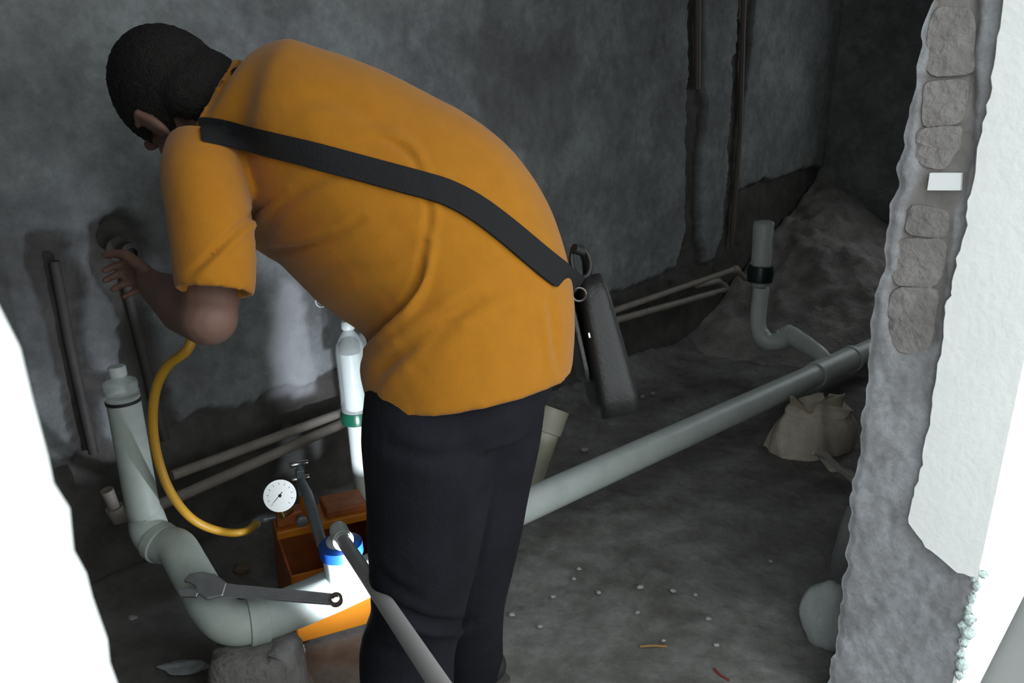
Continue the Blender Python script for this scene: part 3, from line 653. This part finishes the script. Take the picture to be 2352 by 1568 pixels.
for i, (x, y, r) in enumerate([(1176, 1413, .009), (1330, 1308, .008), (1318, 1330, .007), (1375, 1362, .008), (1470, 1350, .010), (1545, 1358, .008), (1598, 1367, .007), (1628, 1422, .008), (1645, 1482, .008), (1523, 1472, .006), (1270, 1372, .008), (1464, 1408, .007), (1500, 905, .013), (1475, 912, .012), (1343, 1035, .014), (1770, 1290, .008), (305, 1422, .013), (1240, 1440, .007)]):
    lump('stone_chip', ptz(x, y, .005), r, r * .8, r * .6, Mstone, 100 + i, 'small pale stone chip lying loose on the concrete floor', 'stone', amp=.25, group='loose stone chips on the floor', nu=10, nv=7)
o = MB().tube([ptz(1470, 1484, .008), ptz(1500, 1482, .010), ptz(1532, 1484, .008)], .003, 8).build('straw', mat('orange_straw', (.24, .13, .04), .7)); tag(o, 'thin orange-brown straw lying on the bare floor', 'straw')
o = MB().tube([ptz(1640, 1535, .008), ptz(1655, 1550, .009), ptz(1675, 1562, .008)], .0025, 8).build('thread', mat('red_thread', (.20, .025, .02), .7)); tag(o, 'short red thread on the floor at the bottom edge', 'thread')

# ------------------------------------------------------------------ the worker
person = empty('person', (-.12, 1.15, 0)); tag(person, 'worker in yellow-orange T-shirt and black trousers bending over to connect a hose', 'person')

def ring_sec(t, b, hd, lift=0.0, seg=56, ex=2.25, tang=None):
    t, b = Vector(t), Vector(b); c = (t + b) / 2; A = (t - b) / 2; An = A.normalized()
    B = tang.cross(An).normalized() if tang else Vector((0, 1, 0))
    if B.y < 0: B = -B
    out = []
    for j in range(seg):
        th = 2 * math.pi * j / seg; cs, sn = math.cos(th), math.sin(th); k = (abs(cs) ** ex + abs(sn) ** ex) ** (-1 / ex)
        p = c + A * cs * k + B * hd * sn * k
        if sn < 0: p.z += lift * (-sn) * k
        out.append(p)
    return out
def fit_sec(c, tg, ex):
    """slide the two ends of a section until its outline spans exactly between them"""
    t, b = np.array(c[:3]), np.array(c[3:6]); (tx, bx), (ty, by), (td, bd) = proj(np.array([t, b])); T = np.array([tx, ty]); B = np.array([bx, by]); e = (T - B) / np.linalg.norm(T - B); T0, B0 = T.copy(), B.copy()
    for _ in range(5):
        r = ring_sec(pt(*T, td), pt(*B, bd), c[6], c[7], tang=tg, ex=ex); x, y, _d = proj(np.array([list(p) for p in r])); q = x * e[0] + y * e[1]
        T = T - e * .8 * (q.max() - T0.dot(e)); B = B - e * .8 * (q.min() - B0.dot(e))
    return ring_sec(pt(*T, td), pt(*B, bd), c[6], c[7], tang=tg, ex=ex)
def loft(secs, n, mb, hollow=.09, start_hollow=False, ex=2.25, cuff=.86):
    """secs rows: top xyz, bottom xyz, half depth, lift of the near side"""
    C = cr(secs, n); R = []; cen = [Vector((c[:3] + c[3:6]) / 2) for c in C]
    def sec(i, sc):
        c = C[i]; tg = (cen[min(i + 2, len(C) - 1)] - cen[max(i - 2, 0)]).normalized(); r = fit_sec(c, tg, ex)
        if start_hollow: w = max(0.0, min(1.0, (i - 3) / 12.0)); r = [a_.lerp(b_, w) for a_, b_ in zip(ring_sec(c[:3], c[3:6], c[6], c[7], tang=tg, ex=ex), r)]
        m = sum(r, Vector()) / len(r); return [m + (p - m) * sc for p in r]
    if start_hollow: R += [sec(2, .45), sec(0, .80)]
    for i in range(len(C)): R.append(sec(i, 1.0))
    R += [sec(len(C) - 1, cuff + .03), sec(len(C) - 1 - n, cuff - .04)]
    return mb.rings(R)
def S(tx, ty, td, bx, by, bd, hd, lift=0.0): return (*pt(tx, ty, td), *pt(bx, by, bd), hd, lift)

shirt = MB()
secs = [S(518, 178, 1.46, 452, 300, 1.36, .080), S(606, 192, 1.48, 432, 400, 1.32, .14), S(748, 178, 1.50, 520, 505, 1.32, .205), S(900, 198, 1.49, 612, 585, 1.31, .21),
        S(1055, 275, 1.48, 690, 655, 1.30, .205), S(1185, 358, 1.46, 765, 712, 1.30, .20), S(1268, 480, 1.45, 835, 768, 1.31, .195), S(1307, 610, 1.43, 834, 815, 1.31, .19, -.005), S(1318, 730, 1.42, 830, 865, 1.32, .185, -.01), S(1310, 826, 1.41, 842, 925, 1.33, .18, -.035)]
loft(secs, 6, shirt, start_hollow=True)
# left sleeve, hanging
sl = [S(400, 395, 1.30, 560, 340, 1.26, .075), S(370, 450, 1.24, 572, 430, 1.22, .082), S(380, 530, 1.20, 585, 530, 1.20, .076), S(391, 610, 1.19, 590, 610, 1.19, .070), S(398, 672, 1.185, 586, 676, 1.185, .066)]
loft(sl, 6, shirt, ex=2.0, cuff=.80)
shirt.cap(pt(470, 405, 1.30), pt(478, 470, 1.23), .066, .066, 20)
# right sleeve on the far side
RS = pt(680, 220, 1.66); RE = Vector((-.24, 1.74, .98)); RW = Vector((-.16, 1.60, .76))
def tsec(p, q, r0, r1, n=4):
    T = (q - p).normalized(); return [(p + (q - p) * t, r0 + (r1 - r0) * t) for t in np.linspace(0, 1, n)]
shirt.cap(RS, RS + (RE - RS) * .62, .085, .068, 20)
me = remesh(shirt, 't_shirt', .0058, 11)

# creases and folds worked into the cloth surface
def crease(me, path, depth, w, side=0.0, seg=6):
    V = vnp(me); Nn = nnp(me); x, y, d = proj(V); vis = ((V - np.array([0, 0, H])) * Nn).sum(1) < 0.02
    path = np.array([p for p in cr([(a, b) for a, b in path], seg)]); best = np.full(len(V), 1e9); sgn = np.zeros(len(V)); tt = np.zeros(len(V))
    for i in range(len(path) - 1):
        a, b = path[i], path[i + 1]; ab = b - a; L2 = (ab ** 2).sum(); t = np.clip(((x - a[0]) * ab[0] + (y - a[1]) * ab[1]) / L2, 0, 1)
        dx = x - a[0] - t * ab[0]; dy = y - a[1] - t * ab[1]; ds = np.hypot(dx, dy); k = ds < best; best[k] = ds[k]; sgn[k] = np.sign(ab[0] * dy - ab[1] * dx)[k]; tt[k] = ((i + t) / (len(path) - 1))[k]
    fade = np.sin(np.clip(tt, 0.03, .97) * math.pi) ** .6
    disp = -depth * np.exp(-(best / w) ** 2) * fade + depth * .55 * np.exp(-((best - 1.9 * w) / (1.1 * w)) ** 2) * fade * (1 + side * sgn)
    V = V + Nn * (disp * vis)[:, None]; setv(me, V)
crease(me, [(838, 785), (875, 750), (906, 722), (932, 695), (960, 640), (975, 560)], .016, 9, side=.8)
crease(me, [(838, 870), (900, 820), (960, 770), (1020, 730), (1100, 690)], .006, 14)
crease(me, [(850, 905), (880, 850), (950, 800), (1040, 760)], .006, 16)
crease(me, [(432, 632), (480, 590), (540, 530), (600, 478), (650, 440)], .007, 8, side=.5)
crease(me, [(592, 575), (680, 572), (760, 548), (830, 505)], .007, 9, side=-.5)
crease(me, [(860, 312), (905, 330), (940, 352), (965, 392)], .005, 9, side=-.6)
crease(me, [(955, 380), (985, 470), (975, 570)], .0035, 9, side=-.5)
crease(me, [(690, 660), (760, 640), (860, 610), (940, 560)], .004, 18)
crease(me, [(600, 560), (640, 480), (720, 420), (820, 390)], .005, 14)
crease(me, [(1262, 690), (1272, 760), (1284, 850)], .006, 10, side=.5)
crease(me, [(1235, 640), (1150, 660), (1050, 720), (960, 830)], .004, 18)
crease(me, [(640, 240), (720, 225), (800, 240), (880, 290)], .003, 20)
V = vnp(me); Nn = nnp(me); V += Nn * (.0018 * fbm(V[:, 0] * 16 + V[:, 2] * 7, V[:, 1] * 14 - V[:, 2] * 9, 140))[:, None]; setv(me, V)
shirt_me = me; t_shirt = obj_from(me, 't_shirt', M_shirt, person)
# sewn hems and collar
bvh = BVHTree.FromPolygons([v.co.copy() for v in me.vertices], [tuple(p.vertices) for p in me.polygons])
def ray_on(px, py, maxd=9):
    o = Vector((0, 0, H)); d = (pt(px, py, 1) - o).normalized(); h = bvh.ray_cast(o, d); return h[0], h[1]

# trousers
tr = MB()
hip = [S(1296, 770, 1.41, 862, 860, 1.34, .165), S(1262, 860, 1.41, 850, 930, 1.34, .16), S(1232, 940, 1.41, 838, 985, 1.34, .15)]
C0 = cr(hip, 5); tr.rings([fit_sec(c, Vector((0, 0, -1)), 2.25) for c in C0])
def leg(rows, mb):
    R = []; C = cr([(*pt(x, y, d), r) for x, y, d, r in rows], 5)
    mb.tube([Vector(c[:3]) for c in C], [c[3] for c in C], 26)
leg([(1000, 900, 1.33, .118), (990, 1010, 1.33, .117), (984, 1130, 1.36, .108), (974, 1260, 1.40, .100), (966, 1350, 1.43, .090), (956, 1420, 1.46, .086), (936, 1500, 1.485, .090), (938, 1600, 1.50, .088), (946, 1720, 1.525, .086), (955, 1805, 1.545, .088)], tr)
leg([(1112, 880, 1.46, .118), (1100, 1000, 1.48, .117), (1090, 1110, 1.51, .108), (1084, 1210, 1.55, .100), (1078, 1300, 1.60, .090), (1074, 1380, 1.655, .080), (1076, 1450, 1.72, .076), (1079, 1500, 1.78, .076), (1080, 1530, 1.815, .076)], tr)
mt = remesh(tr, 'trousers', .006, 6)
crease(mt, [(880, 1375), (930, 1405), (985, 1428), (1040, 1432), (1085, 1425)], .012, 10, side=.6)
crease(mt, [(850, 1290), (900, 1340), (960, 1370)], .006, 12)
crease(mt, [(860, 990), (930, 1040), (1040, 1050), (1150, 1000)], .004, 18)
crease(mt, [(1110, 1100), (1100, 1200), (1090, 1300)], .005, 14)
crease(mt, [(850, 1480), (910, 1500), (980, 1490)], .005, 14)
obj_from(mt, 'trousers', M_trous, person)
# shoes
M_shoe = mat('dark_shoe', (.02, .019, .018), .6); M_sole = mat('shoe_sole', (.07, .065, .06), .8)
for ank in (pt(955, 1805, 1.545), pt(1080, 1530, 1.815)):
    fx = Vector((-.93, .36, 0)); sx = Vector((.36, .93, 0)); an = Vector((ank.x, ank.y, 0)); s = MB()
    s.cap(an + Vector((0, 0, .05)), an + Vector((0, 0, .10)), .042, .045); s.ell(an - fx * .03 + Vector((0, 0, .045)), fx * .06, sx * .038, (0, 0, .05)); s.cap(an + Vector((0, 0, .055)) + fx * .04, an + fx * .13 + Vector((0, 0, .04)), .045, .036); s.ell(an + fx * .15 + Vector((0, 0, .034)), fx * .055, sx * .045, (0, 0, .034))
    ms = remesh(s, 'shoe', .005, 4); v = vnp(ms); v[:, 2] = np.maximum(v[:, 2], .012); setv(ms, v); sh = obj_from(ms, 'shoe', M_shoe, person)
    o = [an + fx * (.055 + .155 * math.cos(t)) + sx * (.044 + .006 * math.cos(t)) * math.sin(t) for t in np.linspace(0, 2 * math.pi, 33)[:-1]]
    R = [[p for p in o], [p + Vector((0, 0, .018)) for p in o]]; MB().rings(R).build('sole', M_sole, sh)

# body: one continuous skin
bd = MB()
HC = pt(408, 226, 1.42)
def camv(r, u, f): return Vector((r, f * CP + u * SP, u * CP - f * SP))
fc = camv(-.25, -.62, .74).normalized(); cr_ = camv(-.85, .45, .10); cr_ = (cr_ - fc * cr_.dot(fc)).normalized(); lf = cr_.cross(fc).normalized()   # face, crown, left ear
HS = 1.13
def hp_(l, f, u): return HC + (lf * l + fc * f + cr_ * u) * HS
bd.ell(hp_(0, -.008, .012), lf * 0.0870, fc * 0.1107, cr_ * 0.1062, 26, 18)
bd.ell(hp_(0, .028, -.045), lf * 0.0701, fc * 0.0768, cr_ * 0.0791)
bd.ell(hp_(0, .055, -.085), lf * 0.0407, fc * 0.0384, cr_ * 0.0339)
bd.cap(hp_(0, .085, .0), hp_(0, .108, -.035), .009, .015); bd.ell(hp_(.014, .096, -.038), lf * 0.0102, fc * 0.0113, cr_ * 0.0090); bd.ell(hp_(-.014, .096, -.038), lf * 0.0102, fc * 0.0113, cr_ * 0.0090)
bd.cap(hp_(-.045, .078, .022), hp_(.045, .078, .022), .012, .012)
bd.cap(hp_(-.020, .088, -.062), hp_(.020, .088, -.062), .007, .007); bd.cap(hp_(-.017, .086, -.071), hp_(.017, .086, -.071), .008, .008)
for s in (-1, 1):
    bd.ell(hp_(.080 * s, -.004, -.022), lf * 0.0102, fc * 0.0215 - lf * 0.0068 * s, cr_ * 0.0362); bd.cap(hp_(.086 * s, -.016, .0), hp_(.086 * s, -.012, -.040), .0055, .0055); bd.cap(hp_(.086 * s, -.014, .004), hp_(.085 * s, .010, .004), .005, .005)
    bd.ell(hp_(.045 * s, .062, -.022), lf * 0.0226, fc * 0.0226, cr_ * 0.0226)
nk = pt(535, 262, 1.42)
bd.cap(hp_(0, -.035, -.055), nk, .068, .068); bd.cap(hp_(0, .0, -.07), pt(540, 300, 1.40), .055, .06)
bd.cap(nk, pt(660, 330, 1.42), .065, .10); bd.cap(pt(660, 330, 1.42), pt(900, 430, 1.40), .105, .11); bd.cap(pt(900, 430, 1.40), pt(1070, 700, 1.38), .11, .11)
bd.cap(pt(1070, 700, 1.38), pt(1000, 900, 1.34), .09, .08); bd.cap(pt(1070, 700, 1.38), pt(1112, 880, 1.46), .09, .08)
bd.cap(pt(1000, 900, 1.34), pt(960, 1390, 1.445), .078, .05); bd.cap(pt(960, 1390, 1.445), pt(955, 1790, 1.54), .05, .038)
bd.cap(pt(1112, 880, 1.46), pt(1075, 1370, 1.65), .078, .05); bd.cap(pt(1075, 1370, 1.65), pt(1080, 1520, 1.80), .05, .038)
LS = pt(505, 400, 1.29); LE = pt(478, 728, 1.23); LW = pt(358, 660, 1.45)
bd.cap(pt(600, 350, 1.37), LS, .06, .055); bd.cap(LS, LE + (LS - LE) * .1, .052, .046); bd.ell(LE, (.046, 0, 0), (0, .045, 0), (0, 0, .045)); bd.cap(LE, LE + (LW - LE) * .35, .046, .050); bd.cap(LE + (LW - LE) * .35, LW, .049, .030)
bd.cap(pt(700, 320, 1.48), RS, .06, .055); bd.cap(RS, RE, .052, .042); bd.cap(RE, RW, .041, .028)
def hand(wrist, fwd, side, nrm, curl, mb, s=1.0):
    """palm plus four fingers of different length and a thumb leaving the side of the palm; side points to the thumb"""
    fwd = fwd.normalized(); side = (side - fwd * side.dot(fwd)).normalized(); nrm = fwd.cross(side) if nrm is None else nrm
    pc = wrist + fwd * .048 * s
    mb.ell(pc, fwd * .054 * s, side * .041 * s, nrm * .017 * s, 18, 12); mb.cap(wrist - fwd * .02, wrist + fwd * .03 * s, .026 * s, .026 * s)
    for k, (o, L) in enumerate(((.030, .072), (.010, .080), (-.010, .075), (-.029, .060))):
        p = wrist + fwd * (.088 - .006 * abs(k - 1)) * s + side * o * s; d = fwd + side * o * 1.2; r = (.0092, .0094, .009, .0082)[k] * s; ang = 0; mb.cap(p - fwd * .03 * s, p, r * 1.1, r * 1.05, 10)
        for j, fr in enumerate((.46, .30, .24)):
            ang += curl * (1, .9, .7)[j]; dd = (d.normalized() * math.cos(ang) + nrm * math.sin(ang)); q = p + dd * L * fr * s; mb.cap(p, q, r * (1 - .08 * j), r * (.94 - .08 * j), 10); p = q
    p = wrist + fwd * .022 * s + side * .030 * s; d1 = (fwd * .62 + side * .62 + nrm * .35).normalized(); q = p + d1 * .045 * s; mb.cap(p, q, .0125 * s, .0105 * s, 10)
    d2 = (fwd * .85 + side * .15 + nrm * .55).normalized(); q2 = q + d2 * .030 * s; mb.cap(q, q2, .0105 * s, .0098 * s, 10); q3 = q2 + (fwd * .8 + nrm * .7 - side * .1).normalized() * .022 * s; mb.cap(q2, q3, .0098 * s, .0085 * s, 10)
hfw = (pt(300, 600, 1.62) - LW); hs_ = camv(-.35, .85, -.2); hn = hfw.normalized().cross(hs_).normalized()
if hn.dot(camv(1, .3, 0)) > 0: hn = -hn
hand(LW + hfw.normalized() * .02, hfw, hs_, hn * -1 if False else hn, .75, bd, .96)
hand(RW, Vector((.12, -.62, -.75)), Vector((-.85, -.25, .1)), None, .35, bd, .96)
mb_ = remesh(bd, 'body', .0042, 3); obj_from(mb_, 'body', M_skin, person)
# eyes
for s in (-1, 1): MB().ell(hp_(.032 * s, .079, .002), lf * .014, fc * .014, cr_ * .011, 14, 10).build('eye', mat('eye_white', (.7, .68, .65), .2), person)
# close-cropped hair: follows skull, nape and neck, trimmed at the hairline
hb = MB(); hb.ell(hp_(0, -.008, .012), lf * (.077 * HS + .006), fc * (.098 * HS + .006), cr_ * (.094 * HS + .006), 32, 24)
hb.ell(hp_(0, -.045, -.045), lf * .079, fc * .062, cr_ * .070, 26, 18); hb.cap(hp_(0, -.040, -.05), nk + (hp_(0, -.045, -.05) - nk) * .52 - fc * .010, .070, .066, 26)
mh = remesh(hb, 'hair', .005, 8)
import bmesh
bm = bmesh.new(); bm.from_mesh(mh); kill = []
for f_ in bm.faces:
    c_ = (f_.calc_center_median() - HC) / HS; l_, q_, u_ = c_.dot(lf), c_.dot(fc), c_.dot(cr_)
    if (q_ > .050 and u_ < .052 + .01 * abs(l_) / .07) or (q_ > .004 and u_ < -.004 - .35 * (.05 - q_)) or (q_ > -.028 and u_ < -.050): kill.append(f_)
bmesh.ops.delete(bm, geom=kill, context='FACES'); bm.to_mesh(mh); bm.free()
v = vnp(mh); nn_ = nnp(mh); v += nn_ * (rng.normal(0, .0006, len(v)))[:, None]; setv(mh, v)
obj_from(mh, 'hair', M_hair, person)

# flashlight propped on the floor between the feet
fl = empty('flashlight', Vector((TORCH.x, TORCH.y, 0))); tag(fl, 'small black torch propped on the floor behind the worker\'s legs, lighting the pump', 'torch')
td = (TORCH_AIM - TORCH).normalized()
MB().lathe(TORCH - td * .125, td, [(.011, 0), (.012, .004), (.012, .08), (.018, .095), (.018, .118), (.0165, .12), (.0165, .112), (.006, .104)], 24).build('torch_body', M_black, fl)
pr = TORCH - td * .08; MB().lathe((pr.x, pr.y, .0), (0, 0, 1), [(.035, 0), (.033, .012), (.007, .016), (.007, pr.z - .008)], 20).build('torch_stand', M_black, fl)

# ------------------------------------------------------------------ shoulder bag with its strap across the back
bag = empty('shoulder_bag', pt(1380, 800, 1.54)); tag(bag, 'black leather shoulder bag hanging behind the hip on a wide strap', 'bag')
cl_ = cr([(446, 303), (485, 302), (560, 318), (700, 352), (820, 386), (930, 416), (1020, 442), (1090, 478), (1160, 530), (1230, 590), (1285, 634), (1312, 652)], 6)
L0, R0 = [], []
for i in range(len(cl_)):
    t = cl_[min(i + 1, len(cl_) - 1)] - cl_[max(i - 1, 0)]; nrm = np.array([-t[1], t[0]]) / np.linalg.norm(t); wd = 29 if i > 4 else 26; row = []
    for k in (-1, -.5, 0, .5, 1):
        q = cl_[i] + nrm * k * wd; h, hn_ = ray_on(*q); row.append((h + hn_ * .004) if h else None)
    if all(r is not None for r in row): L0.append(row)
L0a = np.array([[list(p) for p in r] for r in L0])
for _ in range(3):
    L0a[1:-1] = (L0a[:-2] + 2 * L0a[1:-1] + L0a[2:]) / 4
# carry the strap on over the shoulder (hidden) and round to the bag
for rep in range(8):
    L0a[1:15] = (L0a[:14] + 2 * L0a[1:15] + L0a[2:16]) / 4
    for i in range(len(L0a)):          # keep the webbing lying on the cloth, never inside it
        for k in range(5):
            p = Vector(L0a[i, k]); o_ = Vector((0, 0, H)); dvec = (p - o_).normalized(); h = bvh.ray_cast(o_, dvec)
            if h[0] and (p - o_).length > h[3] - .004: L0a[i, k] = o_ + dvec * (h[3] - .004)
st0 = L0a[0]; tv = (L0a[0] - L0a[2]); ext = []
for k in range(1, 4): ext.insert(0, st0 + tv * .35 * k + np.array([0, .016 * k, -.002 * k]))
Sr = np.concatenate([np.array(ext), L0a]); ends = Sr[-1].mean(0); rp = np.array(pt(1330, 655, 1.40))
w_ = Sr[-1] - ends
Sr = np.concatenate([Sr, [(ends * .5 + rp * .5) + w_ * .9], [rp + w_ * .8]])
nr = len(Sr); Nrm = []
for i in range(nr):
    t = Sr[min(i + 1, nr - 1)].mean(0) - Sr[max(i - 1, 0)].mean(0); w = Sr[i][-1] - Sr[i][0]; n_ = np.cross(t, w); n_ /= np.linalg.norm(n_) + 1e-9
    if n_.dot(np.array([0, 0, H]) - Sr[i].mean(0)) < 0 and i > 2: n_ = -n_
    elif i <= 2: n_ = n_ if not Nrm else (n_ if n_.dot(Nrm[-1]) > 0 else -n_)
    Nrm.append(n_)
if Nrm[2].dot(Nrm[3]) < 0:
    for i in range(3): Nrm[i] = -Nrm[i]
R = []
for i in range(nr): R.append([Vector(p + Nrm[i] * .0026) for p in Sr[i]] + [Vector(p - Nrm[i] * .0016) for p in Sr[i][::-1]])
MB().rings(R).build('strap', M_strap, bag)
# bag body seen nearly edge on
a, b = pt(1345, 640, 1.52), pt(1412, 945, 1.52); ay = (b - a).normalized(); L = (b - a).length
tx = (pt(1400, 770, 1.52) - pt(1330, 790, 1.52)); tx = (tx - ay * tx.dot(ay)).normalized(); wz = ay.cross(tx).normalized()
if wz.y < 0: wz = -wz
def slab(y0, y1, t0, t1, ww, off, name, m, z0=0.0, rnd=.012):
    R = []
    for i in range(9):
        y = y0 + (y1 - y0) * i / 8; th = t0 + (t1 - t0) * (i / 8) ** .7; e = 1 if 0 < i < 8 else .86; ring = []
        for j in range(40):
            t = 2 * math.pi * j / 40; cx, sx = math.cos(t), math.sin(t); k = (abs(cx) ** 5 + abs(sx) ** 5) ** (-.2)
            ring.append(a + ay * y + tx * (off + th * cx * k * e) + wz * (z0 + ww * sx * k * e))
        R.append(ring)
    return MB().rings(R).build(name, m, bag, sharp=False)
slab(.0, L, .026, .044, .105, .0, 'bag_body', M_leather, .0)
slab(-.004, L * .72, .007, .007, .108, -.046, 'flap', mat('flap_leather', (.022, .021, .021), .45, bump=.2, bscale=120), .0)
rg = pt(1334, 602, 1.43); MB().tube([rg + tx * .017 * math.cos(t) - ay * .028 * math.sin(t) for t in np.linspace(0, 2 * math.pi, 25)], .0045, 10).build('ring', M_leather, bag)
MB().tube([Vector(p) for p in cr([pt(1318, 570, 1.42), pt(1343, 585, 1.44), pt(1350, 640, 1.48), a + ay * .02], 8)], .009, 10).build('strap_loop', M_leather, bag)
MB().tube([pt(1330, 676, 1.37) + Vector((.012 * math.cos(t), 0, .012 * math.sin(t))) for t in np.linspace(0, 2 * math.pi, 19)], .0025, 8).build('buckle', mat('dull_steel', (.12, .12, .12), .35, metal=1), bag)
MB().box(pt(1353, 770, 1.40), tx * .002, wz * .003, ay * .005).build('clasp', M_chrome, bag, smooth=False, bevel=.001)
